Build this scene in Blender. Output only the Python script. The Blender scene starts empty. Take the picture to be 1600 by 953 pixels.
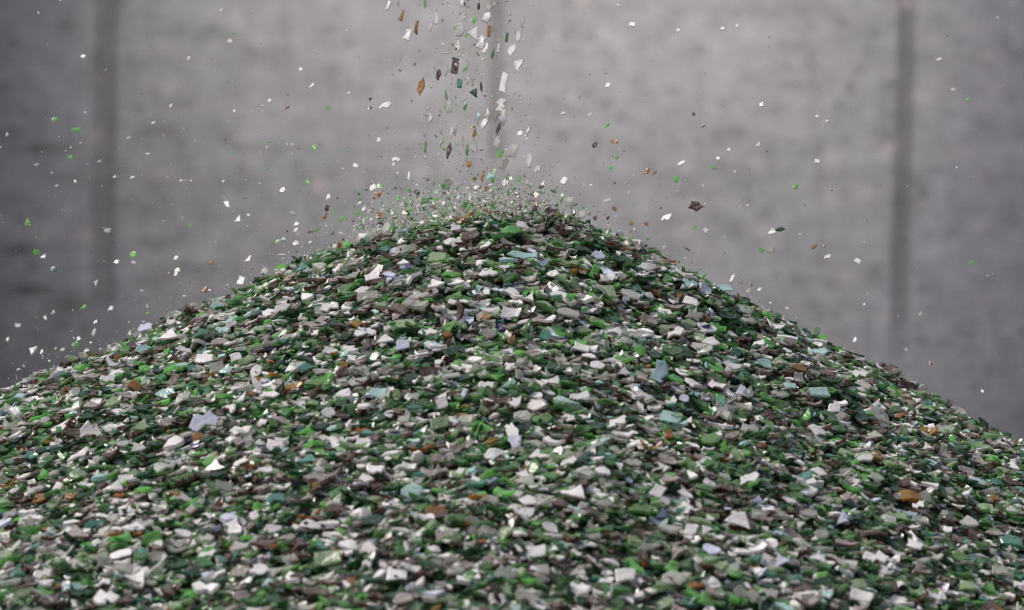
import bpy, math, random
import numpy as np
from mathutils import Matrix, Vector

sc = bpy.context.scene
rng = np.random.default_rng(11)
random.seed(5)
IW, IH, FPX = 1600.0, 953.0, 5000.0          # frame and focal length in pixels
PITCH = math.radians(5.0)
CAM = np.array([0.0, -5.0, 1.898])
PEAK = np.array([-0.032, 0.0, 1.5956])

# ------------------------------------------------------------------ camera
cd = bpy.data.cameras.new('camera')
cam = bpy.data.objects.new('camera', cd)
sc.collection.objects.link(cam)
cam.location = CAM
cam.rotation_euler = (math.pi / 2 - PITCH, 0, 0)
cd.sensor_width = 36.0
cd.lens = FPX / IW * 36.0
cd.clip_end = 200
cd.dof.use_dof = True
cd.dof.focus_distance = 4.82
cd.dof.aperture_fstop = 3.9
sc.camera = cam

# ------------------------------------------------------------------ colour management
sc.view_settings.view_transform = 'Standard'
sc.view_settings.look = 'None'
sc.view_settings.gamma = 1.0
sc.view_settings.use_curve_mapping = False
sc.view_settings.exposure = 0.0
sc.cycles.max_bounces = 6
sc.cycles.use_denoising = True

# ------------------------------------------------------------------ world: overcast sky, brighter overhead and to the left
w = bpy.data.worlds.new('overcast_sky')
sc.world = w
w.use_nodes = True
nt = w.node_tree
nt.nodes.clear()
N = nt.nodes.new
out = N('ShaderNodeOutputWorld'); bg = N('ShaderNodeBackground')
tc = N('ShaderNodeTexCoord'); sp = N('ShaderNodeSeparateXYZ')
ramp = N('ShaderNodeValToRGB')
ramp.color_ramp.elements[0].position = 0.0
ramp.color_ramp.elements[0].color = (0.05, 0.055, 0.075, 1)
e = ramp.color_ramp.elements.new(0.5); e.color = (0.24, 0.265, 0.36, 1)
ramp.color_ramp.elements[1].position = 1.0
ramp.color_ramp.elements[1].color = (1.30, 1.40, 1.68, 1)
nt.links.new(tc.outputs['Generated'], sp.inputs[0])
nt.links.new(sp.outputs['Z'], ramp.inputs[0])
lm = N('ShaderNodeMapRange'); lm.inputs['From Min'].default_value = 0.3; lm.inputs['From Max'].default_value = -0.7
nt.links.new(sp.outputs['X'], lm.inputs['Value'])
blue = N('ShaderNodeMixRGB'); blue.blend_type = 'MULTIPLY'; blue.inputs[2].default_value = (0.84, 0.91, 1.30, 1)
nt.links.new(lm.outputs[0], blue.inputs[0]); nt.links.new(ramp.outputs[0], blue.inputs[1])
nt.links.new(blue.outputs[0], bg.inputs[0])
bg.inputs[1].default_value = 0.60
nt.links.new(bg.outputs[0], out.inputs[0])

# hazy sun, high on the left and a little in front of the heap
def sun(name, direction, energy, angle, colour):
    l = bpy.data.lights.new(name, 'SUN')
    l.energy = energy; l.angle = math.radians(angle); l.color = colour
    o = bpy.data.objects.new(name, l)
    sc.collection.objects.link(o)
    o.rotation_euler = Vector(direction).to_track_quat('-Z', 'Y').to_euler()
    return o
sun('hazy_sun', (0.60, -0.06, -0.80), 5.0, 16, (1.0, 0.93, 0.83))

# unseen spot lamp added overhead to throw a light pool on the wall
al = bpy.data.lights.new('unseen_wall_spot', 'SPOT')
al.energy = 1330; al.color = (1.0, 0.95, 0.92)
al.spot_size = math.radians(54); al.spot_blend = 1.0; al.shadow_soft_size = 0.5
ao = bpy.data.objects.new('unseen_wall_spot', al)
sc.collection.objects.link(ao)
ao.location = (0.1, 3.2, 5.0)
ao.rotation_euler = Vector((0.05, 3.8, -2.95)).to_track_quat('-Z', 'Y').to_euler()

# ------------------------------------------------------------------ helpers
def ray(px, py):
    x = (px - IW / 2) / FPX; y = -(py - IH / 2) / FPX
    c, s = math.cos(PITCH), math.sin(PITCH)
    return np.array([x, c + y * s, -s + y * c])

def at_depth(px, py, Y):
    d = ray(px, py)
    return CAM + d * (Y - CAM[1]) / d[1]

def project(p):
    v = np.asarray(p) - CAM
    c, s = math.cos(PITCH), math.sin(PITCH)
    f = v[1] * c - v[2] * s
    u = v[1] * s + v[2] * c
    return IW / 2 + FPX * v[0] / f, IH / 2 - FPX * u / f, f

_ph = rng.uniform(0, 6.28, (28, 2)); _fr = rng.uniform(-1, 1, (28, 2))
_fr /= np.linalg.norm(_fr, axis=1)[:, None]
_sc = np.concatenate([rng.uniform(7, 16, 10), rng.uniform(20, 45, 10), rng.uniform(90, 160, 8)])
_am = np.concatenate([np.full(10, .0042), np.full(10, .0022), np.full(8, .0012)])
def lumps(x, y):
    s = 0
    for i in range(28):
        s = s + _am[i] * np.sin(_sc[i] * (_fr[i, 0] * x + _fr[i, 1] * y) + _ph[i, 0])
    return s

def height(x, y):
    """surface of the heap"""
    dx = x - PEAK[0]; dy = y - PEAK[1]
    r = np.sqrt(dx * dx + dy * dy) + 1e-6
    t = 0.5 + 0.5 * dx / r
    t = t * t * (3 - 2 * t)
    k = 0.472 + t * 0.053                     # slope left, right
    r0 = 0.123; a = 0.080 - 0.010 * t          # flattened crown
    f = ((r - r0) + np.sqrt((r - r0) ** 2 + a * a)) / 2
    f0 = (-r0 + np.sqrt(r0 * r0 + a * a)) / 2
    bump = 0.006 * np.exp(-((dx - 0.09) ** 2 + dy ** 2) / 0.0022)
    z = PEAK[2] - k * (f - f0) + bump
    return z + lumps(x, y) * np.clip(r / 0.15, 0.35, 1)

def normal(x, y):
    e = 0.012
    gx = (height(x + e, y) - height(x - e, y)) / (2 * e)
    gy = (height(x, y + e) - height(x, y - e)) / (2 * e)
    n = np.stack([-gx, -gy, np.ones_like(gx)], -1)
    return n / np.linalg.norm(n, axis=-1, keepdims=True)

def on_heap(px, py):
    d = ray(px, py)
    t = np.linspace(3.2, 6.0, 2600)
    p = CAM[None] + d[None] * t[:, None]
    below = p[:, 2] < height(p[:, 0], p[:, 1])
    if not below.any():
        # just over the ridge line: nearest approach
        i = int(np.argmin(p[:, 2] - height(p[:, 0], p[:, 1])))
    else:
        i = int(np.argmax(below))
    q = p[i].copy(); q[2] = height(q[0], q[1]) if not below.any() else q[2]
    return q

def link(name, mesh, mats=()):
    o = bpy.data.objects.new(name, mesh)
    sc.collection.objects.link(o)
    for m in mats: mesh.materials.append(m)
    return o

# ------------------------------------------------------------------ materials
def mat(name):
    m = bpy.data.materials.new(name); m.use_nodes = True
    m.node_tree.nodes.clear()
    return m, m.node_tree, m.node_tree.nodes.new, m.node_tree.links.new

def glass(name, col, through=0.35, rough=0.22, dust=0.12, var=0.35, tcol=None, see=0.15):
    m, t, N, L = mat(name)
    out = N('ShaderNodeOutputMaterial'); mix = N('ShaderNodeMixShader')
    pr = N('ShaderNodeBsdfPrincipled'); tr = N('ShaderNodeBsdfTranslucent')
    geo = N('ShaderNodeNewGeometry'); oi = N('ShaderNodeObjectInfo')
    add = N('ShaderNodeMath'); add.operation = 'ADD'
    fr = N('ShaderNodeMath'); fr.operation = 'FRACT'
    L(geo.outputs['Random Per Island'], add.inputs[0]); L(oi.outputs['Random'], add.inputs[1])
    L(add.outputs[0], fr.inputs[0])
    mr = N('ShaderNodeMapRange'); mr.inputs['To Min'].default_value = 1 - var; mr.inputs['To Max'].default_value = 1 + var
    L(fr.outputs[0], mr.inputs['Value'])
    hsv = N('ShaderNodeHueSaturation'); hsv.inputs['Color'].default_value = (*col, 1)
    L(mr.outputs[0], hsv.inputs['Value'])
    wn = N('ShaderNodeTexWhiteNoise'); wn.noise_dimensions = '1D'; L(fr.outputs[0], wn.inputs['W'])
    mh = N('ShaderNodeMapRange'); mh.inputs['To Min'].default_value = 0.47; mh.inputs['To Max'].default_value = 0.53
    L(wn.outputs['Value'], mh.inputs['Value']); L(mh.outputs[0], hsv.inputs['Hue'])
    # dusty film and scratches
    tcn = N('ShaderNodeTexCoord'); no = N('ShaderNodeTexNoise'); no.inputs['Scale'].default_value = 160; no.inputs['Detail'].default_value = 3
    L(tcn.outputs['Object'], no.inputs['Vector'])
    md = N('ShaderNodeMapRange'); md.inputs['From Min'].default_value = 0.42; md.inputs['From Max'].default_value = 0.7
    md.inputs['To Max'].default_value = dust * 2.4; L(no.outputs['Fac'], md.inputs['Value'])
    mx = N('ShaderNodeMixRGB'); mx.inputs[2].default_value = (0.40, 0.37, 0.34, 1)
    L(md.outputs[0], mx.inputs[0]); L(hsv.outputs[0], mx.inputs[1]); L(mx.outputs[0], pr.inputs['Base Color'])
    pr.inputs['Roughness'].default_value = rough
    pr.inputs['IOR'].default_value = 1.52
    tr.inputs['Color'].default_value = (*(tcol or col), 1)
    mix.inputs[0].default_value = through
    L(pr.outputs[0], mix.inputs[1]); L(tr.outputs[0], mix.inputs[2])
    # slightly wavy surface, and a share of light that passes straight through
    n2 = N('ShaderNodeTexNoise'); n2.inputs['Scale'].default_value = 75; n2.inputs['Detail'].default_value = 2
    L(tcn.outputs['Object'], n2.inputs['Vector'])
    bp = N('ShaderNodeBump'); bp.inputs['Strength'].default_value = .6; bp.inputs['Distance'].default_value = .004
    L(n2.outputs['Fac'], bp.inputs['Height']); L(bp.outputs[0], pr.inputs['Normal'])
    lw = N('ShaderNodeLayerWeight'); lw.inputs['Blend'].default_value = .35
    ms = N('ShaderNodeMapRange'); ms.inputs['To Min'].default_value = see * 1.5; ms.inputs['To Max'].default_value = 0
    L(lw.outputs['Facing'], ms.inputs['Value'])
    tp = N('ShaderNodeBsdfTransparent'); tm = N('ShaderNodeMixShader')
    tc2 = tcol or col; k = max(tc2); tp.inputs['Color'].default_value = (*[min(1, .35 + .65 * c / k) for c in tc2], 1)
    L(ms.outputs[0], tm.inputs[0]); L(mix.outputs[0], tm.inputs[1]); L(tp.outputs[0], tm.inputs[2]); L(tm.outputs[0], out.inputs[0])
    return m

G = {
    'clear':  glass('clear_glass', (0.74, 0.71, 0.68), 0.30, 0.20, 0.04, 0.2, see=.12),
    'frost':  glass('frosted_clear_glass', (0.46, 0.46, 0.42), 0.35, 0.3, 0.12, 0.35, see=.4),
    'lilac':  glass('pale_lilac_glass', (0.60, 0.61, 0.69), 0.25, 0.15, 0.03, 0.12),
    'aqua':   glass('pale_aqua_glass', (0.46, 0.62, 0.58), 0.35, 0.2, 0.05, 0.2, see=.25),
    'green':  glass('bottle_green_glass', (0.085, 0.17, 0.065), 0.38, 0.2, 0.10, 0.45, (0.16, 0.35, 0.12), see=.25),
    'bright': glass('bright_green_glass', (0.20, 0.38, 0.15), 0.5, 0.2, 0.05, 0.3, (0.36, 0.75, 0.24), see=.3),
    'sage':   glass('dusty_green_glass', (0.24, 0.31, 0.19), 0.35, 0.3, 0.15, 0.35, (0.36, 0.52, 0.26), see=.3),
    'dark':   glass('dark_green_glass', (0.022, 0.055, 0.026), 0.3, 0.18, 0.06, 0.5, (0.04, 0.16, 0.05)),
    'teal':   glass('teal_glass', (0.09, 0.22, 0.17), 0.35, 0.2, 0.1, 0.3, (0.14, 0.40, 0.30), see=.2),
    'brown':  glass('brown_glass', (0.055, 0.034, 0.024), 0.25, 0.2, 0.14, 0.5, (0.22, 0.09, 0.02)),
    'dusty_sheen':  glass('dusty_sheen_brown_glass', (0.20, 0.17, 0.15), 0.2, 0.3, 0.3, 0.35, (0.3, 0.16, 0.06)),  # dusty brown glass with grey sky sheen put into its colour
    'amber':  glass('amber_glass', (0.28, 0.15, 0.05), 0.45, 0.2, 0.05, 0.35, (0.55, 0.30, 0.07)),
    'violet': glass('violet_glass', (0.12, 0.115, 0.22), 0.3, 0.2, 0.05, 0.3),
    'blue':   glass('light_blue_glass', (0.34, 0.43, 0.48), 0.35, 0.2, 0.05, 0.2),
}
KEYS = list(G)
WORD = {'clear': 'clear white', 'frost': 'cloudy grey', 'lilac': 'pale lilac', 'aqua': 'pale aqua', 'green': 'bottle green',
        'bright': 'bright green', 'sage': 'sage green', 'dark': 'blackish green', 'teal': 'teal', 'brown': 'dark brown',
        'dusty_sheen': 'grey brown', 'amber': 'amber', 'violet': 'violet blue', 'blue': 'light blue'}
PROB = np.array([.19, .14, .012, .018, .17, .05, .10, .13, .02, .09, .08, .014, .003, .003]); PROB /= PROB.sum()

# ------------------------------------------------------------------ the setting
# concrete wall: one mesh whose joints are real grooves; dirt and stains in an attribute
WY = 7.0
def wall_px(px, py):
    p = at_depth(px, py, WY); return p[0], p[2]
def wall_mesh():
    xs = np.concatenate([np.arange(-9, -2.6, .2), np.arange(-2.6, 2.6, .0125), np.arange(2.6, 9.01, .2)])
    zs = np.concatenate([np.arange(0, 0.2, .1), np.arange(.2, 2.9, .0125), np.arange(2.9, 5.21, .15)])
    X, Z = np.meshgrid(xs, zs)
    D = np.zeros_like(X); S = np.zeros_like(X); W = np.zeros_like(X)
    def sm(a, b, v):
        t = np.clip((v - a) / (b - a), 0, 1); return t * t * (3 - 2 * t)
    PXm = (X / 12.0 * FPX / 1.0) * 0.997 + 800
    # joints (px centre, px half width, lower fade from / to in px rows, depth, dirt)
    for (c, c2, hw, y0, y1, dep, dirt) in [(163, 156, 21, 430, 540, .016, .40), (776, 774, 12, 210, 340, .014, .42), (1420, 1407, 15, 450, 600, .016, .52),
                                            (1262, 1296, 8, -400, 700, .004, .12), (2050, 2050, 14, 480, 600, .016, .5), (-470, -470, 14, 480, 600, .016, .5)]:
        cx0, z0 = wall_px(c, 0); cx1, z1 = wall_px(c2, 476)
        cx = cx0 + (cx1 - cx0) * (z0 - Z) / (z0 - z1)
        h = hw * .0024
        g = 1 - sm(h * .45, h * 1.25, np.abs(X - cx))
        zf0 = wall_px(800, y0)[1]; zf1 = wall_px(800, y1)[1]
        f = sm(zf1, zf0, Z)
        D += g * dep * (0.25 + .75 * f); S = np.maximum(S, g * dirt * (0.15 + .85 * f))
    # formwork tie holes, bug holes and stains where the photo shows them
    spots = [(62, 232, 20, 7, .75), (90, 230, 20, 5, .5), (100, 38, 13, 9, .4), (36, 172, 7, 9, .4), (20, 205, 9, 8, .45), (5, 135, 9, 9, .5), (216, 169, 7, 6, .5),
             (305, 62, 12, 8, .35), (387, 78, 7, 8, .4), (330, 45, 10, 7, .35), (255, 205, 26, 8, .4), (238, 232, 12, 6, .3), (352, 218, 10, 7, .35), (180, 5, 16, 6, .6),
             (30, 390, 26, 8, .75), (45, 452, 30, 9, .8), (110, 478, 36, 12, .6), (262, 380, 28, 12, .3), (270, 430, 30, 9, .25), (230, 320, 34, 16, .25), (330, 330, 22, 14, .25), (290, 50, 60, 6, .2), (260, 165, 40, 5, .15),
             (884, 57, 7, 6, .5), (923, 58, 6, 5, .3), (915, 145, 7, 6, .35), (877, 212, 9, 6, .55), (933, 213, 7, 6, .4), (971, 182, 9, 7, .3), (988, 128, 9, 8, .3), (545, 128, 6, 6, .35), (620, 130, 9, 5, .3), (560, 213, 8, 6, .3),
             (1094, 78, 6, 5, .5), (1150, 20, 8, 5, .45), (1225, 66, 4, 4, .4), (1315, 35, 6, 6, .5), (1328, 134, 7, 6, .7), (1310, 164, 7, 6, .5), (1226, 136, 7, 5, .35), (1120, 210, 8, 6, .5), (1152, 206, 16, 8, .4), (1148, 138, 5, 5, .3), (1390, 132, 12, 7, .45), (1388, 216, 12, 7, .45),
             (1443, 303, 7, 6, .7), (1425, 280, 9, 7, .5), (1280, 235, 8, 7, .5), (1172, 315, 8, 7, .4), (1245, 440, 10, 8, .35), (1270, 480, 16, 5, .3), (1545, 575, 8, 8, .4), (1570, 65, 5, 6, .4), (1500, 65, 6, 5, .35), (1190, 300, 5, 5, .3), (1415, 2, 14, 6, .7), (1275, 405, 12, 8, .2), (1390, 178, 9, 5, .3),
             (1425, 425, 6, 5, .35), (1530, 330, 26, 9, .2), (1525, 190, 8, 7, .3), (1475, 480, 40, 4, .2), (520, 70, 30, 10, .15), (440, 40, 30, 8, .15), (395, 95, 15, 14, .25), (405, 85, 12, 8, .2), (350, 130, 16, 8, .15), (480, 155, 20, 8, .15)]
    r2 = np.random.default_rng(3)
    for _ in range(800):
        spots.append((r2.uniform(-300, 1900), r2.triangular(-60, 450, 760), r2.uniform(3, 12), r2.uniform(3, 8), r2.uniform(.1, .45)))
    for (px, py, rx, ry, s) in spots:
        x, z = wall_px(px, py)
        q = ((X - x) / (rx * .0024)) ** 2 + ((Z - z) / (ry * .0024)) ** 2
        S = np.maximum(S, s * np.exp(-np.clip(q, 0, 30) * .8)) if s > .3 else S + s * np.exp(-np.clip(q, 0, 30) * .8) * .8
    for _ in range(170):       # pale and rusty aggregate flecks
        x, z = wall_px(r2.uniform(-200, 1800), r2.uniform(40, 640))
        q = ((X - x) / r2.uniform(.012, .035)) ** 2 + ((Z - z) / r2.uniform(.01, .022)) ** 2
        W += r2.uniform(.3, 1) * np.exp(-np.clip(q, 0, 30))
    for (px, py, s) in [(1440, 150, 1.2), (1392, 230, 1.4), (1545, 88, 1), (1297, 248, 1), (1345, 300, .7), (1080, 262, .6), (1180, 255, .8), (1415, 3, 1.4), (908, 0, 1), (380, 215, .8), (398, 250, .6), (870, 60, .4)]:
        x, z = wall_px(px, py)
        W += s * np.exp(-np.clip(((X - x) / .03) ** 2 + ((Z - z) / .022) ** 2, 0, 30))
    nz, nx = X.shape
    V = np.stack([X, WY + D, Z], -1).reshape(-1, 3)
    i = np.arange(nz - 1)[:, None] * nx + np.arange(nx - 1)[None]
    F = np.stack([i, i + 1, i + nx + 1, i + nx], -1).reshape(-1, 4)
    me = bpy.data.meshes.new('wall_back')
    quick_mesh(me, V, F)
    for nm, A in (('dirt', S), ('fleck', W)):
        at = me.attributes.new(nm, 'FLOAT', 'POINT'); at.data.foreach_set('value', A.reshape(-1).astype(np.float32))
    return me

def quick_mesh(me, V, F, mi=None, smooth=False):
    n = F.shape[1]
    me.vertices.add(len(V)); me.vertices.foreach_set('co', V.astype(np.float32).ravel())
    me.loops.add(F.size); me.loops.foreach_set('vertex_index', F.astype(np.int32).ravel())
    me.polygons.add(len(F)); me.polygons.foreach_set('loop_start', np.arange(0, F.size, n, dtype=np.int32))
    try: me.polygons.foreach_set('loop_total', np.full(len(F), n, dtype=np.int32))
    except Exception: pass
    if mi is not None: me.polygons.foreach_set('material_index', mi.astype(np.int32))
    me.polygons.foreach_set('use_smooth', np.full(len(F), smooth))
    me.update(calc_edges=True); me.validate()

def concrete(name, base, light, dirt):
    m, t, N, L = mat(name)
    out = N('ShaderNodeOutputMaterial'); pr = N('ShaderNodeBsdfPrincipled')
    tcn = N('ShaderNodeTexCoord')
    def noise(scale, detail, stretch=(1, 1, 1), rough=.55):
        mp = N('ShaderNodeMapping'); mp.inputs['Scale'].default_value = stretch
        L(tcn.outputs['Object'], mp.inputs[0])
        n = N('ShaderNodeTexNoise'); n.inputs['Scale'].default_value = scale; n.inputs['Detail'].default_value = detail
        n.inputs['Roughness'].default_value = rough
        L(mp.outputs[0], n.inputs['Vector']); return n
    n1 = noise(1.1, 6, (1, 1, 1.5)); n2 = noise(11, 4); n3 = noise(5, 3, (.35, 1, 2.2)); n4 = noise(60, 2)
    r1 = N('ShaderNodeMapRange'); r1.inputs['From Min'].default_value = .35; r1.inputs['From Max'].default_value = .65; L(n1.outputs['Fac'], r1.inputs['Value'])
    a = N('ShaderNodeMixRGB'); a.inputs[1].default_value = (*base, 1); a.inputs[2].default_value = (*light, 1); L(r1.outputs[0], a.inputs[0])
    def mul(prev, n, lo, hi, fmin=.3, fmax=.7):
        r = N('ShaderNodeMapRange'); r.inputs['From Min'].default_value = fmin; r.inputs['From Max'].default_value = fmax
        r.inputs['To Min'].default_value = lo; r.inputs['To Max'].default_value = hi; L(n, r.inputs['Value'])
        b = N('ShaderNodeVectorMath'); b.operation = 'SCALE'; L(prev, b.inputs[0]); L(r.outputs[0], b.inputs['Scale']); return b.outputs[0]
    c = mul(a.outputs[0], n2.outputs['Fac'], .82, 1.16)
    c = mul(c, n3.outputs['Fac'], .9, 1.07)
    c = mul(c, n4.outputs['Fac'], .93, 1.06)
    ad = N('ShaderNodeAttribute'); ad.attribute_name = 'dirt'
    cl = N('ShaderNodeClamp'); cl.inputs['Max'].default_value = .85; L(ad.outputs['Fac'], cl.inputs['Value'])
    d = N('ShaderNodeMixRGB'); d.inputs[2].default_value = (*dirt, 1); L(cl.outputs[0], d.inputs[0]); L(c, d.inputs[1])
    af = N('ShaderNodeAttribute'); af.attribute_name = 'fleck'
    sf = N('ShaderNodeMath'); sf.operation = 'MULTIPLY'; sf.inputs[1].default_value = .32; L(af.outputs['Fac'], sf.inputs[0])
    e = N('ShaderNodeMixRGB'); e.inputs[2].default_value = (.62, .50, .44, 1); L(sf.outputs[0], e.inputs[0]); L(d.outputs[0], e.inputs[1])
    L(e.outputs[0], pr.inputs['Base Color'])
    pr.inputs['Roughness'].default_value = .85; pr.inputs['Specular IOR Level'].default_value = .25
    bp = N('ShaderNodeBump'); bp.inputs['Strength'].default_value = .25; bp.inputs['Distance'].default_value = .01
    L(n2.outputs['Fac'], bp.inputs['Height']); L(bp.outputs[0], pr.inputs['Normal'])
    L(pr.outputs[0], out.inputs[0])
    return m
WALL = concrete('weathered_concrete', (.285, .278, .277), (.335, .327, .325), (.075, .072, .066))
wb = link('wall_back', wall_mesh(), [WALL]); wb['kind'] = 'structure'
wb['label'] = 'weathered grey concrete panel wall behind the glass heap'

def box_mesh(name, x0, x1, y0, y1, z0, z1):
    me = bpy.data.meshes.new(name)
    V = [(x, y, z) for z in (z0, z1) for y in (y0, y1) for x in (x0, x1)]
    me.from_pydata(V, [], [(0, 2, 3, 1), (4, 5, 7, 6), (0, 1, 5, 4), (2, 6, 7, 3), (0, 4, 6, 2), (1, 3, 7, 5)])
    return me
fl = link('floor', box_mesh('floor', -9, 9, -9, 7.2, -.2, 0), [concrete('concrete_floor', (.08, .078, .075), (.12, .115, .11), (.08, .08, .075))])
fl['kind'] = 'structure'; fl['label'] = 'grey concrete yard floor under the heap'
wl = link('unseen_wall_left', box_mesh('unseen_wall_left', -3.75, -3.45, 2.2, 7.0, 0, 5.2), [WALL])  # out-of-view wall, added to shade the left part of the back wall
wl['kind'] = 'structure'; wl['label'] = 'unseen concrete side wall placed to shade the left of the back wall'

# ------------------------------------------------------------------ shard shapes
SHAPES = ['triangular', 'four-sided', 'pointed', 'rounded', 'narrow', 'jagged', 'curved']
def outline(shape, n, r):
    """closed outline of a broken piece, unit long, counter-clockwise"""
    if shape == 'triangular': c = [(-.5, -.28), (.5, -.22), (.05, .42)]
    elif shape == 'four-sided': c = [(-.48, -.24), (.42, -.32), (.5, .2), (-.38, .33)]
    elif shape == 'pointed': c = [(-.5, -.05), (-.05, -.3), (.5, -.12), (.22, .24), (-.2, .26)]
    elif shape == 'rounded': c = [(.5 * math.cos(t), .36 * math.sin(t)) for t in np.linspace(0, 6.283, 8)[:-1]]
    elif shape == 'narrow': c = [(-.5, -.08), (.1, -.16), (.5, -.05), (.42, .1), (-.2, .15)]
    elif shape == 'jagged': c = [(-.5, -.1), (-.2, -.34), (.05, -.16), (.35, -.3), (.5, .08), (.15, .3), (0, .14), (-.3, .3)]
    else: c = [(-.5, -.3), (-.1, -.14), (.25, -.2), (.5, .1), (.34, .34), (.0, .2), (-.35, .1)]
    c = np.array(c) + r.normal(0, .045, (len(c), 2))
    # resample evenly with a little chipping between corners
    m = len(c); seg = np.roll(c, -1, 0) - c; ln = np.linalg.norm(seg, axis=1); tot = ln.sum()
    pts = []
    for i in range(m):
        k = max(1, int(round(n * ln[i] / tot)))
        bow = r.normal(0, .06)
        nv = np.array([seg[i][1], -seg[i][0]])
        for j in range(k):
            t = j / k
            p = c[i] + seg[i] * t + nv * bow * 4 * t * (1 - t)
            if j: p = p + r.normal(0, .010, 2)
            pts.append(p)
    return np.array(pts)

def shard_geo(shape, n, r, thick, bend, twist, detail=False):
    o = outline(shape, n, r); n = len(o); ce = o.mean(0)
    rings = [(1.0, 0.0), (1.0, 1.0)] if not detail else [(.93, 0), (1.0, .22), (.985, .8), (.9, 1.0), (.5, 1.03)]
    V = []
    for (s, h) in rings:
        q = ce + (o - ce) * s
        V.append(np.column_stack([q, np.full(n, (h - .5) * thick)]))
    V.append(np.array([[*ce, -.5 * thick], [*ce, (.5 + (.04 if detail else 0)) * thick]]))
    V = np.concatenate(V)
    V[:, 2] += bend * (V[:, 0] ** 2) * 1.0 + twist * V[:, 0] * V[:, 1]
    F = []; R = len(rings); b = R * n; tp = b + 1
    for i in range(n):
        j = (i + 1) % n
        F.append((b, j, i)); F.append((tp, (R - 1) * n + i, (R - 1) * n + j))
        for k in range(R - 1):
            F.append((k * n + i, k * n + j, (k + 1) * n + j)); F.append((k * n + i, (k + 1) * n + j, (k + 1) * n + i))
    return V, np.array(F)

PROTO = []
pr_rng = np.random.default_rng(77)
for i in range(70):
    PROTO.append(shard_geo(SHAPES[i % 7], 8, pr_rng, pr_rng.uniform(.09, .2), pr_rng.normal(0, .5), pr_rng.normal(0, .35)))

def frames(nrm, ang):
    """rotation matrices whose z is nrm, spun by ang"""
    ref = np.tile([1.0, 0, 0], (len(nrm), 1))
    t = ref - nrm * (ref * nrm).sum(1, keepdims=True)
    t /= np.linalg.norm(t, axis=1, keepdims=True)
    b = np.cross(nrm, t)
    u = t * np.cos(ang)[:, None] + b * np.sin(ang)[:, None]
    v = np.cross(nrm, u)
    return np.stack([u, v, nrm], -1)

def scatter(P, R, size, keys, rr):
    """many shards in one mesh: vertices, triangles, material numbers"""
    Vs, Fs, Ms = [], [], []; off = 0
    pid = rr.integers(0, len(PROTO), len(P))
    for k, (V, F) in enumerate(PROTO):
        s = np.where(pid == k)[0]
        if not len(s): continue
        W = np.einsum('nij,vj->nvi', R[s], V) * size[s][:, None, None] + P[s][:, None]
        Vs.append(W.reshape(-1, 3))
        Fs.append((F[None] + (np.arange(len(s)) * len(V))[:, None, None]).reshape(-1, 3) + off)
        Ms.append(np.repeat(keys[s], len(F))); off += len(s) * len(V)
    return np.concatenate(Vs), np.concatenate(Fs), np.concatenate(Ms)

# ------------------------------------------------------------------ the heap: core and the uncounted mass of shards
def core_material():
    m, t, N, L = mat('packed_small_glass')
    out = N('ShaderNodeOutputMaterial'); pr = N('ShaderNodeBsdfPrincipled')
    tcn = N('ShaderNodeTexCoord'); vo = N('ShaderNodeTexVoronoi'); vo.inputs['Scale'].default_value = 85
    L(tcn.outputs['Object'], vo.inputs['Vector'])
    sx = N('ShaderNodeSeparateColor'); L(vo.outputs['Color'], sx.inputs[0])
    r = N('ShaderNodeValToRGB'); r.color_ramp.interpolation = 'CONSTANT'
    cols = [(0, (.02, .04, .02)), (.3, (.05, .12, .04)), (.5, (.04, .028, .02)), (.66, (.1, .18, .07)), (.8, (.3, .3, .28)), (.9, (.1, .08, .07))]
    r.color_ramp.elements[0].color = (*cols[0][1], 1); r.color_ramp.elements[1].position = cols[1][0]; r.color_ramp.elements[1].color = (*cols[1][1], 1)
    for p, c in cols[2:]:
        e = r.color_ramp.elements.new(p); e.color = (*c, 1)
    L(sx.outputs[0], r.inputs[0]); L(r.outputs[0], pr.inputs['Base Color']); pr.inputs['Roughness'].default_value = .4
    bp = N('ShaderNodeBump'); bp.inputs['Distance'].default_value = .01; L(vo.outputs['Distance'], bp.inputs['Height']); L(bp.outputs[0], pr.inputs['Normal'])
    L(pr.outputs[0], out.inputs[0]); return m

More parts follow.
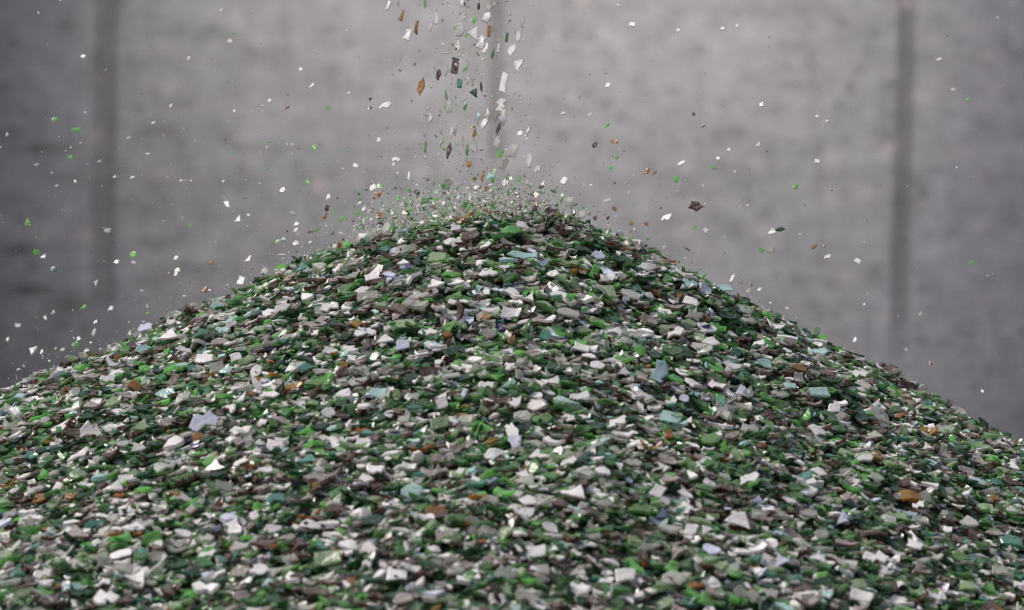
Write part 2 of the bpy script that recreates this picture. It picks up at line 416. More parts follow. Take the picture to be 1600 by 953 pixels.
def heap():
    rr = np.random.default_rng(21)
    # dense part the photo sees, sparser skirt around it
    def sample(n, x0, x1, y0, y1): return rr.uniform(x0, x1, n), rr.uniform(y0, y1, n)
    xa, ya = sample(56000, -.98, .98, -1.15, .32)
    xb, yb = sample(16000, -1.6, 1.6, -1.7, .7)
    keep = (np.abs(xb) > .98) | (yb < -1.15) | (yb > .32)
    xb, yb = xb[keep], yb[keep]
    x = np.concatenate([xa, xb]); y = np.concatenate([ya, yb])
    n = len(x)
    nr = normal(x, y)
    up = nr * .55 + np.array([0, -.03, .45])
    tilt = np.where(rr.random(n) < .12, .55, .17)[:, None]
    up = up + rr.normal(0, 1, (n, 3)) * tilt
    up[:, 2] = np.abs(up[:, 2]) + .05
    up /= np.linalg.norm(up, axis=1, keepdims=True)
    size = np.clip(np.exp(rr.normal(math.log(.0168), .42, n)), .006, .034)
    lift = rr.uniform(-.008, .007, n)
    P = np.stack([x, y, height(x, y)], -1) + nr * lift[:, None]
    R = frames(up, rr.normal(0, .7, n) + np.where(x < 0, .2, -.15) + math.pi * (rr.random(n) < .5))
    keys = rr.choice(len(KEYS), n, p=PROB)
    # dark green and brown shards favoured in patches and towards the right
    dk = lumps(x * .8 + 5, y * 1.3 + 2) * 60
    patch = np.exp(-((x - .075) ** 2 / .004 + (y + .1) ** 2 / .006)) * .5 + np.clip(dk, 0, .25) + np.clip((x - .2) * .22, 0, .2)
    swap = rr.random(n) < patch
    keys[swap] = rr.choice([KEYS.index('dark'), KEYS.index('brown'), KEYS.index('dusty_sheen'), KEYS.index('green')], swap.sum(), p=[.4, .3, .15, .15])
    V, F, M = scatter(P, R, size, keys, rr)
    # core surface on a polar grid
    rad = np.concatenate([np.linspace(0.004, 1.9, 190), np.linspace(1.93, 3.9, 60)]); th = np.linspace(0, 2 * math.pi, 260, endpoint=False)
    RR, TH = np.meshgrid(rad, th, indexing='ij')
    cx = PEAK[0] + RR * np.cos(TH); cy = PEAK[1] + RR * np.sin(TH)
    cz = np.maximum(height(cx, cy) - .007, -.01)
    CV = np.stack([cx, cy, cz], -1).reshape(-1, 3)
    i = np.arange(len(rad) - 1)[:, None] * 260; j = np.arange(260)[None]; j2 = (j + 1) % 260
    a, b, c, d = i + j, i + 260 + j, i + 260 + j2, i + j2
    CF = np.concatenate([np.stack([a, b, c], -1).reshape(-1, 3), np.stack([a, c, d], -1).reshape(-1, 3)])
    V2 = np.concatenate([V, CV]); F2 = np.concatenate([F, CF + len(V)])
    M2 = np.concatenate([M, np.full(len(CF), len(KEYS))])
    me = bpy.data.meshes.new('glass_cullet_heap')
    quick_mesh(me, V2, F2, M2)
    o = link('glass_cullet_heap', me, [G[k] for k in KEYS] + [core_material()])
    o['kind'] = 'stuff'; o['category'] = 'crushed glass'
    o['label'] = 'tall cone-shaped heap of crushed green, brown and clear bottle glass in front of concrete wall'
heap()

# ------------------------------------------------------------------ single shards
used = set()
def place_words(px, py):
    return '%d percent across and %d percent down the photo' % (round(px / 16), round(py / 9.53))
def unique(lab_fn, px, py):
    a, b = px / 16, py / 9.53
    s = lab_fn('%d%% across, %d%% down the photo' % (round(a), round(b)))
    if s.lower() in used: s = lab_fn('%.1f%% across, %.1f%% down the photo' % (a, b))
    used.add(s.lower()); return s

def shard_object(name, shape, key, size_w, size_h, P, Rm, r, label, group, thick=None, bend=None):
    V, F = shard_geo(shape, 16, r, 1, 0, 0, True)
    ext = V[:, :2].max(0) - V[:, :2].min(0)
    V[:, 0] -= V[:, 0].mean(); V[:, 1] -= V[:, 1].mean()
    V[:, 0] *= size_w / ext[0]; V[:, 1] *= size_h / ext[1]
    th = thick or r.uniform(.0022, .0038)
    th = min(th, size_w * .2)
    V[:, 2] *= th
    b = r.normal(0, 7) if bend is None else bend
    V[:, 2] += b * V[:, 0] ** 2 + r.normal(0, 5) * V[:, 0] * V[:, 1]
    V[:, 2] -= V[:, 2].mean()
    me = bpy.data.meshes.new(name)
    quick_mesh(me, V, F)
    o = link(name, me, [G[key]])
    M = Matrix([list(Rm[i]) + [float(P[i])] for i in range(3)] + [[0, 0, 0, 1]])
    o.matrix_world = M
    o['label'] = label; o['category'] = 'glass shard'; o['group'] = group
    return o

# resting on the heap where the photo shows them: px, py, width, height (px), colour, shape, spin in the picture (degrees)
HEAP = [
 (800, 495, 32, 18, 'clear', 'four-sided', 0), (762, 530, 26, 17, 'frost', 'rounded', -15), (761, 501, 18, 10, 'amber', 'rounded', 5), (799, 461, 24, 11, 'clear', 'pointed', -10),
 (762, 433, 32, 10, 'clear', 'jagged', 5), (735, 436, 16, 11, 'clear', 'pointed', 30), (680, 450, 28, 13, 'clear', 'triangular', 20), (668, 526, 30, 12, 'clear', 'jagged', 5),
 (632, 546, 22, 16, 'lilac', 'four-sided', 10), (853, 533, 19, 16, 'teal', 'four-sided', -20), (803, 539, 10, 17, 'amber', 'pointed', 80), (846, 420, 22, 10, 'blue', 'narrow', 30),
 (635, 513, 32, 13, 'sage', 'rounded', 5), (641, 425, 14, 8, 'violet', 'four-sided', -5), (737, 415, 12, 14, 'sage', 'pointed', 60), (716, 515, 30, 10, 'sage', 'narrow', -18),
 (858, 605, 26, 16, 'clear', 'curved', 15), (708, 478, 14, 8, 'clear', 'four-sided', -20), (655, 470, 34, 9, 'frost', 'narrow', 28), (885, 494, 34, 12, 'frost', 'rounded', -8),
 (1026, 592, 30, 34, 'blue', 'curved', 48), (1157, 622, 20, 20, 'lilac', 'four-sided', -20), (1066, 630, 15, 12, 'lilac', 'rounded', 0), (1101, 518, 31, 14, 'clear', 'rounded', -5),
 (957, 525, 38, 14, 'clear', 'jagged', -5), (976, 541, 28, 11, 'frost', 'narrow', -5), (1056, 530, 30, 17, 'clear', 'curved', 15), (1139, 577, 34, 12, 'clear', 'narrow', -18),
 (1066, 590, 24, 9, 'clear', 'rounded', 0), (1083, 499, 24, 14, 'frost', 'four-sided', -10), (1190, 576, 26, 14, 'aqua', 'pointed', -28), (1141, 558, 18, 14, 'teal', 'four-sided', -15),
 (1108, 543, 28, 14, 'clear', 'pointed', 15), (1117, 606, 28, 12, 'clear', 'jagged', -10), (972, 588, 18, 12, 'clear', 'triangular', 0), (1125, 601, 14, 12, 'green', 'four-sided', 10),
 (996, 557, 24, 15, 'bright', 'pointed', -35), (1075, 515, 24, 14, 'sage', 'rounded', -15), (1165, 508, 30, 10, 'frost', 'curved', 20), (1150, 640, 40, 12, 'frost', 'jagged', 5),
 (1027, 778, 24, 20, 'clear', 'four-sided', -20), (1034, 813, 32, 17, 'violet', 'triangular', 10), (1152, 822, 40, 28, 'clear', 'triangular', -30), (1076, 838, 20, 17, 'clear', 'four-sided', -10),
 (1166, 757, 34, 18, 'clear', 'curved', 20), (940, 744, 24, 11, 'clear', 'rounded', 0), (1046, 753, 30, 12, 'dusty_sheen', 'rounded', 0), (1043, 728, 30, 14, 'dusty_sheen', 'pointed', -15),
 (1183, 812, 24, 18, 'frost', 'four-sided', 10), (1036, 790, 16, 12, 'clear', 'rounded', -20), (1100, 838, 22, 16, 'clear', 'triangular', 35), (1069, 779, 26, 11, 'clear', 'narrow', -28),
 (904, 809, 22, 12, 'frost', 'pointed', 10), (1108, 735, 24, 15, 'green', 'four-sided', -20), (925, 845, 30, 10, 'frost', 'narrow', 0), (1012, 862, 36, 12, 'frost', 'narrow', 10),
 (182, 772, 34, 20, 'clear', 'triangular', -20), (322, 668, 46, 30, 'lilac', 'jagged', 10), (147, 688, 34, 28, 'clear', 'jagged', -30), (128, 719, 34, 14, 'clear', 'curved', 5),
 (216, 710, 24, 15, 'clear', 'pointed', 20), (118, 842, 42, 20, 'dusty_sheen', 'triangular', 0), (115, 924, 34, 12, 'aqua', 'narrow', 0), (367, 826, 32, 18, 'clear', 'triangular', -15),
 (193, 873, 34, 12, 'clear', 'rounded', 3), (196, 893, 30, 22, 'frost', 'triangular', -25), (379, 902, 28, 18, 'dusty_sheen', 'rounded', 5), (406, 900, 26, 18, 'clear', 'rounded', -10),
 (168, 939, 38, 22, 'clear', 'jagged', -10), (401, 812, 15, 14, 'clear', 'rounded', 0), (150, 826, 32, 12, 'teal', 'narrow', 5), (310, 702, 18, 9, 'violet', 'four-sided', 20),
 (272, 924, 30, 16, 'green', 'rounded', 10), (126, 749, 28, 16, 'sage', 'rounded', 10), (198, 757, 20, 14, 'clear', 'four-sided', 15), (245, 880, 30, 20, 'frost', 'rounded', 0),
 (425, 836, 36, 14, 'clear', 'narrow', 10), (488, 828, 34, 13, 'clear', 'narrow', -15), (380, 680, 30, 14, 'clear', 'jagged', -10), (430, 705, 28, 22, 'clear', 'jagged', 15),
 (352, 770, 26, 20, 'frost', 'four-sided', 0), (48, 820, 34, 12, 'clear', 'narrow', 25), (68, 905, 30, 16, 'clear', 'jagged', 20), (20, 812, 22, 14, 'frost', 'curved', 10),
 (68, 783, 26, 11, 'amber', 'four-sided', 0), (116, 782, 18, 9, 'amber', 'four-sided', 0), (78, 696, 20, 12, 'amber', 'pointed', 20), (316, 690, 20, 12, 'amber', 'pointed', 25),
 (1318, 820, 32, 24, 'lilac', 'triangular', 10), (1440, 786, 34, 16, 'frost', 'triangular', -5), (1524, 760, 22, 10, 'blue', 'rounded', -10), (1553, 761, 22, 12, 'teal', 'pointed', -10),
 (1547, 787, 20, 12, 'amber', 'jagged', 20), (1415, 760, 28, 10, 'clear', 'jagged', 10), (1433, 821, 24, 13, 'frost', 'four-sided', 5), (1365, 690, 26, 14, 'frost', 'triangular', 10),
 (1411, 679, 18, 9, 'clear', 'jagged', 10), (1443, 707, 18, 12, 'clear', 'triangular', 10), (1525, 705, 42, 13, 'sage', 'narrow', -12), (1505, 742, 26, 12, 'dusty_sheen', 'rounded', -5),
 (1320, 745, 16, 12, 'frost', 'four-sided', 5), (1365, 755, 24, 16, 'frost', 'pointed', -5), (1476, 775, 26, 12, 'frost', 'pointed', 10), (1400, 815, 30, 16, 'sage', 'four-sided', 10),
 (1478, 678, 26, 12, 'frost', 'rounded', -20), (1310, 660, 14, 18, 'frost', 'four-sided', 60), (1220, 885, 28, 22, 'lilac', 'triangular', 20), (1345, 610, 26, 12, 'frost', 'rounded', 0),
 (232, 521, 24, 13, 'lilac', 'jagged', 10), (345, 540, 30, 11, 'dusty_sheen', 'rounded', 5), (362, 515, 22, 9, 'clear', 'narrow', 25), (227, 554, 24, 17, 'aqua', 'jagged', 5),
 (303, 583, 15, 12, 'teal', 'rounded', -5), (340, 584, 24, 18, 'frost', 'four-sided', 25), (359, 587, 26, 15, 'aqua', 'triangular', -10), (406, 589, 22, 17, 'clear', 'rounded', 30),
 (274, 604, 15, 20, 'dusty_sheen', 'four-sided', 75), (210, 614, 20, 16, 'amber', 'four-sided', -35), (458, 611, 36, 10, 'amber', 'narrow', 25), (445, 491, 28, 18, 'clear', 'pointed', 35),
 (425, 496, 22, 12, 'clear', 'rounded', -20), (372, 567, 18, 14, 'clear', 'four-sided', 30), (386, 574, 34, 12, 'sage', 'narrow', 40), (266, 622, 34, 14, 'aqua', 'pointed', -8),
 (290, 630, 28, 14, 'frost', 'curved', 20), (322, 568, 28, 14, 'clear', 'four-sided', 0), (270, 530, 30, 15, 'clear', 'triangular', -10), (293, 552, 26, 10, 'clear', 'narrow', -12), (350, 525, 26, 14, 'aqua', 'jagged', 0),
 (455, 533, 32, 10, 'frost', 'narrow', 15), (425, 545, 30, 11, 'frost', 'narrow', 18), (420, 625, 30, 14, 'clear', 'curved', -15), (170, 602, 26, 15, 'clear', 'jagged', 15), (540, 590, 18, 18, 'brown', 'four-sided', 40),
 (543, 578, 12, 14, 'amber', 'pointed', 50), (560, 602, 30, 12, 'frost', 'rounded', -10), (592, 620, 28, 14, 'aqua', 'four-sided', 5), (516, 655, 20, 18, 'clear', 'rounded', 20),
 (570, 527, 34, 13, 'clear', 'jagged', 8), (602, 536, 28, 13, 'clear', 'triangular', 12), (584, 440, 26, 13, 'clear', 'four-sided', 30), (503, 493, 22, 14, 'frost', 'rounded', 25), (520, 488, 30, 13, 'clear', 'jagged', 10),
 (705, 383, 21, 10, 'clear', 'rounded', 18), (718, 387, 19, 13, 'clear', 'four-sided', 35), (736, 375, 30, 14, 'brown', 'rounded', 5), (839, 332, 11, 20, 'brown', 'four-sided', 75),
 (859, 342, 24, 18, 'brown', 'curved', -30), (839, 349, 14, 9, 'frost', 'pointed', 20), (885, 368, 13, 14, 'clear', 'triangular', 60), (713, 366, 16, 12, 'clear', 'four-sided', 10), (760, 390, 22, 10, 'clear', 'curved', 25),
 (605, 369, 20, 16, 'clear', 'curved', 40), (590, 372, 16, 18, 'clear', 'pointed', 60), (543, 370, 16, 8, 'bright', 'rounded', 10), (532, 384, 32, 9, 'clear', 'narrow', 12), (1128, 446, 30, 13, 'aqua', 'pointed', -30),
 (1385, 566, 30, 12, 'brown', 'jagged', -5), (1480, 621, 10, 13, 'brown', 'four-sided', 70), (1300, 645, 20, 14, 'clear', 'four-sided', 0), (1340, 592, 26, 15, 'clear', 'jagged', -8), (1225, 522, 20, 12, 'dark', 'rounded', -10), (1060, 470, 12, 9, 'amber', 'rounded', -35),
 (1075, 480, 24, 13, 'clear', 'four-sided', -8), (1158, 489, 26, 12, 'frost', 'rounded', -20), (935, 408, 24, 14, 'lilac', 'pointed', -5), (816, 407, 46, 12, 'aqua', 'narrow', -5), (870, 468, 26, 13, 'clear', 'jagged', -10),
 (842, 640, 30, 16, 'clear', 'pointed', 0), (762, 608, 26, 14, 'clear', 'jagged', 10), (798, 582, 24, 12, 'clear', 'triangular', 10), (808, 697, 22, 24, 'lilac', 'pointed', 60), (838, 870, 32, 20, 'clear', 'four-sided', 15),
 (890, 730, 26, 14, 'clear', 'curved', 10), (690, 640, 18, 18, 'clear', 'four-sided', 30), (612, 654, 16, 12, 'clear', 'rounded', 5), (650, 778, 34, 24, 'aqua', 'rounded', 5), (585, 740, 28, 14, 'clear', 'jagged', 20),
 (760, 790, 30, 16, 'frost', 'curved', -15), (710, 850, 24, 18, 'sage', 'pointed', 20), (575, 860, 30, 14, 'frost', 'pointed', 10), (620, 905, 34, 18, 'clear', 'four-sided', 15), (785, 905, 34, 22, 'frost', 'jagged', -20), (900, 925, 38, 18, 'clear', 'jagged', 10),
 (1340, 940, 36, 16, 'clear', 'four-sided', 5), (1190, 860, 28, 14, 'frost', 'triangular', -5), (1280, 845, 24, 16, 'frost', 'rounded', 10), (1500, 880, 30, 16, 'green', 'pointed', -10), (1560, 900, 26, 16, 'frost', 'jagged', 10), (1440, 900, 30, 14, 'dusty_sheen', 'narrow', -10),
]
hr = np.random.default_rng(404)
taken = [(h[0], h[1], h[2]) for h in HEAP]
auto = []
def ridge_y(px):
    return np.interp(px, [0, 230, 430, 600, 740, 840, 1000, 1200, 1390, 1600], [612, 520, 425, 357, 338, 335, 392, 492, 566, 682])
pk = np.array([.30, .17, .02, .05, .12, .05, .10, .05, .04, .03, .05, .015, .002, .003]); pk /= pk.sum()
tries = 0
while len(HEAP) + len(auto) < 298 and tries < 20000:
    tries += 1
    px = hr.uniform(8, 1592); py = hr.uniform(350, 945)
    p = on_heap(px, py); q = project(p)
    if abs(q[1] - py) > 3 or py < ridge_y(px) + 12: continue
    s = hr.uniform(22, 34) * (4.85 / q[2]) ** 1.3
    if any((px - a) ** 2 + ((py - b) * 1.8) ** 2 < ((s + c) * .95) ** 2 for a, b, c in taken): continue
    taken.append((px, py, s))
    auto.append((px, py, s, s * hr.uniform(.4, .6), KEYS[hr.choice(len(KEYS), p=pk)], SHAPES[hr.integers(0, 7)],
                 hr.normal(12 if px < 780 else -8, 14)))

def side(px, py, ridge):
    if py < ridge + 14: return 'on the ridge'
    if px < 520: return 'on left slope'
    if px > 1080: return 'on right slope'
    return 'on front slope' if py > 470 else 'below the peak'
def ridge_y(px):
    return np.interp(px, [0, 230, 430, 600, 740, 840, 1000, 1200, 1390, 1600], [612, 520, 425, 357, 338, 335, 392, 492, 566, 682])

for (px, py, wpx, hpx, key, shape, spin) in HEAP + auto:
    P = on_heap(px, py)
    f = project(P)[2]
    nr = normal(P[0:1], P[1:2])[0]
    view = (CAM - P); view /= np.linalg.norm(view)
    # lie on the slope; pieces that stand taller in the photo lean towards the camera
    ratio = min(.95, hpx / wpx * (1.0 if abs(spin) < 45 else .9))
    base = nr * .75 + np.array([0, 0, .25]); base /= np.linalg.norm(base)
    el = math.asin(min(.98, max(.1, float(base @ view))))
    shape_ratio = {'rounded': .74, 'triangular': .7, 'four-sided': .66, 'narrow': .36, 'pointed': .58, 'jagged': .66, 'curved': .66}[shape]
    want = math.asin(min(.9, max(.34, ratio / (shape_ratio * 1.1)))) if abs(spin) < 45 else 1.1
    lean = want - el
    n2 = base * math.cos(lean) + np.array([0, 0, 0])
    side_v = view - base * float(base @ view); side_v /= np.linalg.norm(side_v)
    n2 = base * math.cos(lean) + side_v * math.sin(lean) + hr.normal(0, .05, 3)
    n2 /= np.linalg.norm(n2)
    # long axis as it runs in the picture
    right = np.array([1.0, 0, 0]); upv = np.cross(right, -view); upv /= np.linalg.norm(upv)
    d = right * math.cos(math.radians(spin)) + upv * math.sin(math.radians(spin))
    u = d - n2 * float(n2 @ d) if abs(spin) < 75 else d - n2 * float(n2 @ d)
    u /= np.linalg.norm(u); v = np.cross(n2, u)
    Rm = np.stack([u, v, n2], -1)
    fsh = max(.45, float(np.linalg.norm(u - view * float(u @ view))))
    L = max(wpx, hpx) if abs(spin) >= 45 else wpx
    L = L * f / FPX / fsh * 1.06
    sin_t = max(.34, float(n2 @ view))
    Wd = (min(wpx, hpx) if abs(spin) >= 45 else hpx) * f / FPX / sin_t
    Wd = min(Wd, L * .95)
    ctr = P + nr * (.0075 + .25 * Wd * abs(math.sin(lean)))
    px, py = project(P)[:2]
    where = side(px, py, ridge_y(px))
    lab = unique(lambda s: '%s %s glass shard %s, %s' % (WORD[key], shape, where, s), px, py)
    shard_object('glass_shard', shape, key, L, Wd, ctr, Rm, hr, lab, 'larger shards lying on the glass heap')

# ------------------------------------------------------------------ shards in the air
AIR = [
 (602, 165, 17, 13, 'clear'), (988, 38, 10, 8, 'clear'), (966, 8, 6, 4, 'clear'), (950, 133, 8, 6, 'clear'), (880, 177, 9, 5, 'clear'), (922, 179, 9, 5, 'frost'), (949, 196, 8, 8, 'bright'),
 (960, 221, 12, 5, 'amber'), (929, 226, 7, 10, 'brown'), (840, 264, 11, 11, 'clear'), (882, 282, 13, 10, 'clear'), (964, 246, 7, 6, 'bright'), (954, 262, 7, 5, 'bright'), (556, 259, 11, 8, 'clear'),
 (619, 249, 13, 8, 'clear'), (615, 257, 6, 6, 'clear'), (592, 219, 7, 7, 'clear'), (583, 293, 11, 10, 'clear'), (593, 291, 10, 12, 'bright'), (589, 305, 14, 10, 'amber'), (545, 145, 6, 5, 'clear'), (513, 168, 7, 7, 'bright'), (578, 155, 5, 5, 'brown'), (578, 169, 7, 5, 'brown'),
 (1087, 322, 24, 16, 'brown'), (1041, 340, 15, 9, 'clear'), (1057, 280, 10, 9, 'bright'), (1065, 255, 9, 13, 'clear'), (1185, 226, 7, 8, 'clear'), (1084, 178, 5, 7, 'brown'), (1099, 197, 6, 5, 'brown'),
 (1129, 45, 9, 5, 'clear'), (1060, 47, 6, 5, 'clear'), (1152, 40, 5, 5, 'clear'), (1190, 163, 6, 5, 'clear'), (1277, 182, 8, 6, 'clear'), (1292, 190, 9, 5, 'clear'), (1277, 252, 9, 8, 'clear'), (1139, 234, 7, 5, 'clear'),
 (1122, 247, 5, 5, 'clear'), (1115, 262, 8, 6, 'bright'), (1243, 292, 7, 8, 'bright'), (1467, 93, 11, 5, 'clear'), (1490, 140, 10, 3, 'frost'), (1512, 155, 6, 5, 'bright'), (1023, 270, 8, 5, 'amber'), (1010, 267, 9, 8, 'amber'), (1008, 350, 10, 5, 'amber'),
 (1103, 360, 9, 9, 'clear'), (1085, 355, 8, 6, 'bright'), (1206, 362, 15, 10, 'clear'), (1219, 358, 15, 5, 'dark'), (1250, 366, 8, 5, 'frost'), (1203, 390, 14, 12, 'frost'), (1190, 391, 8, 8, 'bright'), (1293, 401, 11, 7, 'clear'), (1340, 408, 11, 8, 'clear'),
 (1272, 385, 9, 6, 'amber'), (1517, 411, 6, 9, 'bright'), (1145, 434, 6, 17, 'clear'), (1170, 454, 11, 6, 'frost'), (1187, 452, 7, 5, 'clear'), (1336, 531, 6, 9, 'clear'), (1438, 491, 6, 9, 'frost'), (1276, 518, 9, 13, 'green'), (1453, 567, 5, 8, 'brown'), (1535, 611, 5, 5, 'clear'),
 (43, 347, 11, 11, 'bright'), (57, 394, 13, 9, 'bright'), (68, 401, 9, 5, 'clear'), (84, 420, 9, 7, 'teal'), (355, 320, 9, 13, 'clear'), (372, 343, 10, 9, 'clear'), (388, 336, 6, 5, 'clear'), (168, 360, 12, 5, 'frost'), (208, 397, 12, 9, 'bright'), (209, 410, 8, 5, 'clear'),
 (150, 442, 7, 12, 'clear'), (182, 409, 8, 6, 'clear'), (276, 425, 12, 11, 'clear'), (275, 403, 8, 6, 'clear'), (320, 453, 10, 9, 'amber'), (388, 405, 8, 8, 'clear'), (377, 438, 12, 13, 'clear'), (130, 480, 11, 6, 'bright'), (83, 488, 9, 6, 'frost'), (71, 497, 6, 7, 'clear'), (28, 508, 10, 6, 'clear'),
 (147, 519, 6, 14, 'clear'), (173, 482, 8, 7, 'clear'), (149, 503, 6, 6, 'clear'), (51, 547, 11, 11, 'clear'), (118, 538, 12, 9, 'bright'), (123, 529, 8, 6, 'teal'), (98, 546, 8, 5, 'clear'), (135, 549, 9, 9, 'clear'), (87, 545, 5, 7, 'sage'), (65, 550, 4, 8, 'frost'), (12, 530, 5, 8, 'frost'), (43, 594, 12, 8, 'green'), (92, 578, 8, 6, 'brown'),
 (463, 350, 11, 8, 'clear'), (462, 359, 7, 6, 'clear'), (442, 374, 13, 7, 'lilac'), (434, 377, 8, 5, 'bright'), (463, 380, 12, 8, 'clear'), (485, 361, 9, 6, 'brown'), (458, 333, 12, 6, 'frost'), (330, 410, 8, 7, 'amber'),
 (130, 88, 7, 4, 'clear'), (85, 186, 9, 5, 'bright'), (120, 202, 14, 5, 'bright'), (110, 245, 9, 7, 'bright'), (57, 257, 9, 4, 'frost'), (89, 290, 8, 4, 'frost'), (179, 276, 6, 5, 'clear'), (207, 277, 9, 4, 'clear'), (231, 240, 8, 4, 'clear'), (201, 215, 7, 4, 'frost'), (155, 252, 8, 3, 'frost'), (11, 210, 6, 6, 'frost'), (118, 283, 6, 7, 'frost'), (60, 20, 5, 4, 'clear'),
 (267, 165, 4, 7, 'clear'), (366, 173, 5, 5, 'clear'), (346, 16, 5, 6, 'clear'), (295, 91, 6, 7, 'clear'), (365, 52, 6, 4, 'bright'), (359, 64, 8, 5, 'frost'), (421, 157, 6, 5, 'clear'), (410, 165, 7, 4, 'frost'), (449, 168, 5, 5, 'amber'), (487, 134, 8, 7, 'clear'), (470, 108, 7, 7, 'clear'), (285, 282, 11, 3, 'frost'), (239, 192, 8, 3, 'frost'),
 (491, 230, 9, 7, 'bright'), (480, 284, 10, 8, 'bright'), (442, 297, 11, 7, 'clear'), (417, 263, 7, 4, 'bright'), (349, 283, 5, 4, 'clear'), (421, 222, 5, 5, 'bright'), (362, 238, 6, 4, 'bright'), (340, 500, 6, 5, 'clear'), (352, 478, 6, 5, 'clear'), (262, 484, 6, 5, 'green'), (203, 521, 6, 6, 'clear'), (298, 353, 6, 5, 'bright'), (285, 342, 6, 8, 'frost'),
 # round the peak
 (701, 300, 7, 7, 'clear'), (745, 292, 9, 8, 'clear'), (759, 295, 9, 8, 'amber'), (767, 275, 14, 12, 'aqua'), (773, 267, 7, 6, 'bright'), (790, 286, 11, 9, 'clear'), (798, 279, 6, 6, 'clear'), (730, 297, 5, 8, 'clear'), (793, 303, 12, 9, 'clear'), (810, 280, 8, 7, 'bright'), (828, 290, 6, 9, 'green'), (838, 304, 10, 13, 'amber'), (846, 292, 6, 8, 'brown'), (849, 289, 8, 6, 'clear'), (811, 324, 8, 12, 'brown'), (808, 304, 8, 9, 'brown'), (838, 318, 5, 9, 'amber'),
 (728, 322, 20, 9, 'green'), (728, 327, 13, 7, 'amber'), (762, 330, 9, 13, 'amber'), (758, 320, 6, 7, 'amber'), (878, 307, 7, 12, 'green'), (890, 312, 13, 8, 'frost'), (896, 333, 8, 11, 'brown'), (910, 334, 12, 10, 'clear'), (930, 340, 6, 8, 'brown'), (949, 313, 11, 7, 'frost'), (960, 326, 7, 8, 'amber'), (983, 301, 6, 7, 'clear'), (986, 349, 8, 5, 'amber'), (664, 313, 14, 8, 'green'), (683, 299, 7, 6, 'bright'), (622, 309, 9, 9, 'bright'), (511, 325, 8, 11, 'brown'), (513, 308, 8, 7, 'clear'), (637, 333, 7, 9, 'brown'), (680, 335, 14, 8, 'clear'), (627, 320, 7, 5, 'clear'), (558, 333, 8, 5, 'bright'), (594, 335, 8, 8, 'amber'), (534, 342, 8, 7, 'bright'), (520, 365, 9, 5, 'green'), (852, 318, 12, 9, 'clear'), (822, 330, 8, 9, 'clear'), (772, 336, 12, 14, 'brown'), (706, 339, 10, 8, 'clear'), (686, 316, 5, 9, 'clear'), (640, 298, 7, 5, 'bright'),
]
# the falling stream: px, py, width, height, colour
STREAM = [(651, 42, 7, 20, 'amber'), (685, 117, 9, 17, 'brown'), (711, 103, 13, 24, 'brown'), (658, 135, 11, 27, 'amber'), (701, 237, 8, 22, 'brown'), (741, 208, 6, 16, 'amber'), (764, 48, 6, 17, 'amber'), (754, 275, 5, 17, 'amber'), (733, 256, 8, 9, 'amber'), (628, 24, 5, 16, 'amber'), (752, 135, 4, 16, 'brown'), (779, 200, 6, 20, 'brown'),
 (741, 52, 13, 20, 'clear'), (752, 66, 12, 22, 'clear'), (758, 76, 8, 18, 'clear'), (718, 47, 12, 20, 'clear'), (715, 73, 7, 20, 'clear'), (725, 25, 9, 18, 'frost'), (761, 26, 10, 18, 'clear'), (787, 130, 9, 32, 'clear'), (783, 164, 13, 20, 'clear'), (786, 182, 9, 22, 'clear'), (810, 103, 12, 19, 'clear'), (800, 78, 9, 19, 'clear'), (810, 57, 6, 18, 'clear'), (637, 55, 10, 17, 'clear'), (682, 30, 5, 18, 'clear'), (672, 186, 8, 20, 'frost'),
 (702, 166, 7, 17, 'frost'), (757, 192, 8, 20, 'clear'), (762, 177, 8, 20, 'frost'), (774, 181, 7, 18, 'frost'), (777, 222, 10, 20, 'frost'), (802, 235, 12, 19, 'frost'), (827, 251, 8, 19, 'clear'), (788, 258, 14, 20, 'frost'), (740, 228, 10, 22, 'frost'), (699, 288, 12, 20, 'frost'), (671, 295, 7, 22, 'frost'), (607, 8, 4, 16, 'clear'), (622, 4, 3, 12, 'frost'), (639, 275, 3, 14, 'clear'),
 (741, 30, 7, 15, 'bright'), (781, 241, 12, 12, 'bright'), (741, 145, 13, 14, 'dark'), (718, 130, 9, 14, 'teal'), (727, 108, 8, 8, 'bright'), (727, 165, 5, 16, 'green'), (697, 148, 5, 16, 'sage'), (792, 58, 5, 14, 'green'), (770, 84, 5, 16, 'green'), (730, 235, 5, 18, 'green'), (665, 230, 5, 18, 'sage'), (690, 222, 4, 16, 'sage'), (747, 182, 7, 12, 'aqua'), (706, 206, 4, 18, 'clear'), (711, 202, 5, 18, 'clear'), (723, 220, 4, 16, 'frost'), (731, 125, 4, 17, 'frost'), (738, 128, 4, 17, 'frost'), (779, 76, 4, 14, 'clear'), (689, 200, 4, 16, 'frost'), (816, 36, 5, 15, 'frost'), (673, 42, 4, 15, 'frost'), (698, 110, 4, 17, 'frost'), (825, 205, 4, 16, 'frost'), (813, 208, 7, 7, 'clear'), (764, 10, 6, 16, 'frost'), (722, 4, 6, 12, 'clear'), (748, 8, 5, 14, 'brown'), (664, 6, 4, 14, 'sage'), (705, 315, 8, 16, 'frost'), (735, 310, 6, 16, 'clear'), (775, 310, 7, 16, 'frost')]
ar = np.random.default_rng(909)
def rand_rot(r):
    q = r.normal(0, 1, 4); q /= np.linalg.norm(q)
    from mathutils import Quaternion
    return np.array(Quaternion(q).to_matrix())

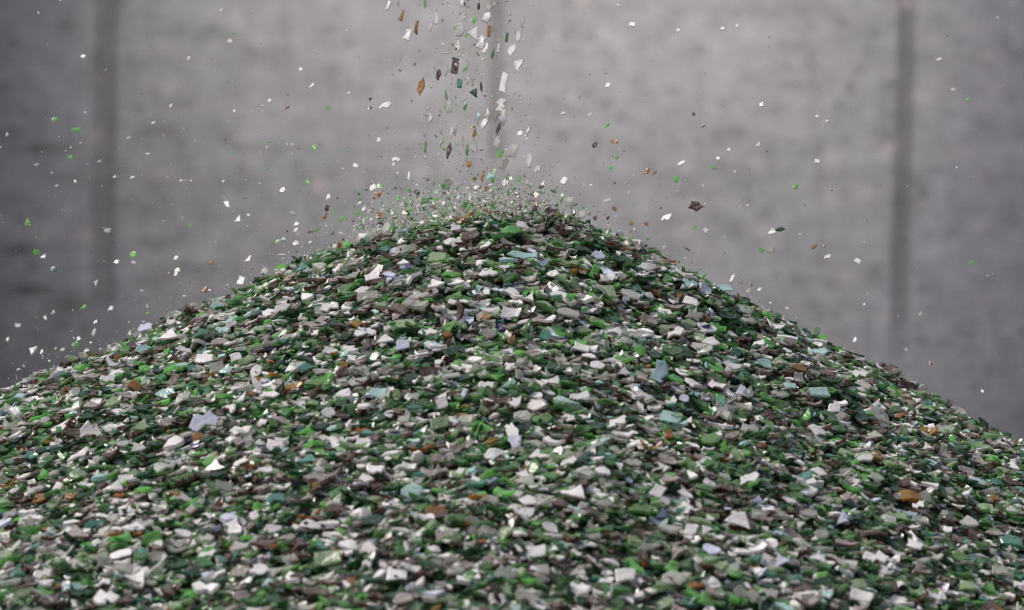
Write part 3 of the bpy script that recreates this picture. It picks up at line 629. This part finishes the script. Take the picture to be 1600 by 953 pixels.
def fly(px, py, wpx, hpx, key, falling):
    Y = ar.normal(0, .10) if falling else ar.normal(-.02, .22)
    if py > ridge_y(px) - 25: Y = ar.uniform(-.12, .04) if abs(px - 780) < 260 else ar.uniform(-.05, .1)
    P = at_depth(px, py, Y); f = project(P)[2]
    tall = hpx > wpx * 1.15
    wd, ht = wpx * f / FPX, hpx * f / FPX
    # faces the light and the camera, turned by chance
    n = np.array([ar.normal(-.45, .25), -1.0, ar.normal(1.0, .35)]) if not falling else np.array([ar.normal(-.15, .10), -1, ar.normal(.8, .2)])
    n /= np.linalg.norm(n)
    d = np.array([0, 0, 1.0]) if tall else np.array([1.0, 0, 0])
    an = ar.normal(0, .05 if falling else .35)
    d = d * math.cos(an) + (np.array([1.0, 0, 0]) if tall else np.array([0, 0, 1.0])) * math.sin(an)
    u = d - n * float(n @ d); u /= np.linalg.norm(u); v = np.cross(n, u)
    Lg, Sh = (ht, wd) if tall else (wd, ht)
    Lg /= max(.5, float(np.linalg.norm(u - np.array([0, -1, 0]) * -u[1])))
    Sh = Sh / max(.5, abs(n[1])) if not tall else Sh
    shape = SHAPES[ar.integers(0, 7)] if Lg < Sh * 2 else ('narrow', 'pointed', 'four-sided')[ar.integers(0, 3)]
    if falling:
        nm, grp, ph = 'falling_glass_shard', 'glass shards falling onto the heap', 'in falling stream'
    else:
        nm, grp = 'flying_glass_shard', 'glass shards flying around the heap'
        ph = 'flying above peak' if abs(px - 760) < 260 and py > 240 else ('flying left of stream' if px < 740 else 'flying right of stream')
    lab = unique(lambda s: '%s %s glass chip %s, %s' % (WORD[key], shape, ph, s), px, py)
    shard_object(nm, shape, key, Lg, Sh, P, np.stack([u, v, n], -1), ar, lab, grp, thick=min(.003, Lg * .25))
for a in AIR: fly(*a, False)
for a in STREAM: fly(a[0], a[1], a[2] * (1.3 if a[4] in ('clear', 'frost') else 1), a[3] * 1.08, a[4], True)

# ------------------------------------------------------------------ the uncountable spray of fine chips and glass dust
def spray(name, pts, sizes, keys, label, r):
    n = len(pts)
    nr = r.normal(0, 1, (n, 3)) + np.array([0, -.6, .6]); nr /= np.linalg.norm(nr, axis=1, keepdims=True)
    V, F, M = scatter(pts, frames(nr, r.uniform(0, 6.283, n)), sizes, keys, r)
    me = bpy.data.meshes.new(name); quick_mesh(me, V, F, M)
    o = link(name, me, [G[k] for k in KEYS])
    o['kind'] = 'stuff'; o['category'] = 'glass chips'; o['label'] = label
sr = np.random.default_rng(31)
pts, sz, ks = [], [], []
palette = ['clear', 'frost', 'bright', 'sage', 'amber', 'aqua', 'brown', 'green']
pw = [.42, .2, .16, .07, .04, .03, .03, .05]
def add(px, py, s, Y, key):
    P = at_depth(px, py, Y)
    if P[2] < height(P[0], P[1]) + .001: return
    pts.append(P); sz.append(s * project(P)[2] / FPX); ks.append(KEYS.index(key))
for _ in range(1500):          # thin scatter over the whole bay, thicker towards the left and the peak
    t = sr.random()
    if t < .55: px, py = sr.normal(560, 300), sr.normal(330, 130)
    elif t < .8: px, py = sr.normal(780, 150), sr.normal(300, 60)
    else: px, py = sr.uniform(-60, 1660), sr.uniform(-20, 560)
    add(px, py, np.clip(sr.exponential(1.5) + 1.2, 1.2, 5), sr.normal(0, .22), palette[sr.choice(8, p=pw)])
for _ in range(2700):          # cloud leaping off the peak
    px = sr.normal(725, 100); top = ridge_y(px)
    add(px, top - np.abs(sr.normal(0, 27)) + 6, np.clip(sr.exponential(2.8) + 1.8, 2, 11), sr.uniform(-.13, .08), palette[sr.choice(8, p=pw)])
for _ in range(500):           # hopping along both flanks
    px = sr.uniform(0, 1250); top = ridge_y(px)
    add(px, top - np.abs(sr.normal(0, 20)) + 3, np.clip(sr.exponential(2) + 1.5, 2, 7), sr.uniform(-.06, .12), palette[sr.choice(8, p=pw)])
for _ in range(500):           # fine grit in the falling stream
    px = sr.normal(735, 48); py = sr.uniform(-20, 330)
    add(px, py, np.clip(sr.exponential(2.2) + 1.8, 2, 8), sr.normal(0, .1), palette[sr.choice(8, p=pw)])
spray('glass_dust', np.array(pts), np.array(sz), np.array(ks), 'fine spray of tiny glass chips hanging in the air around the peak', sr)
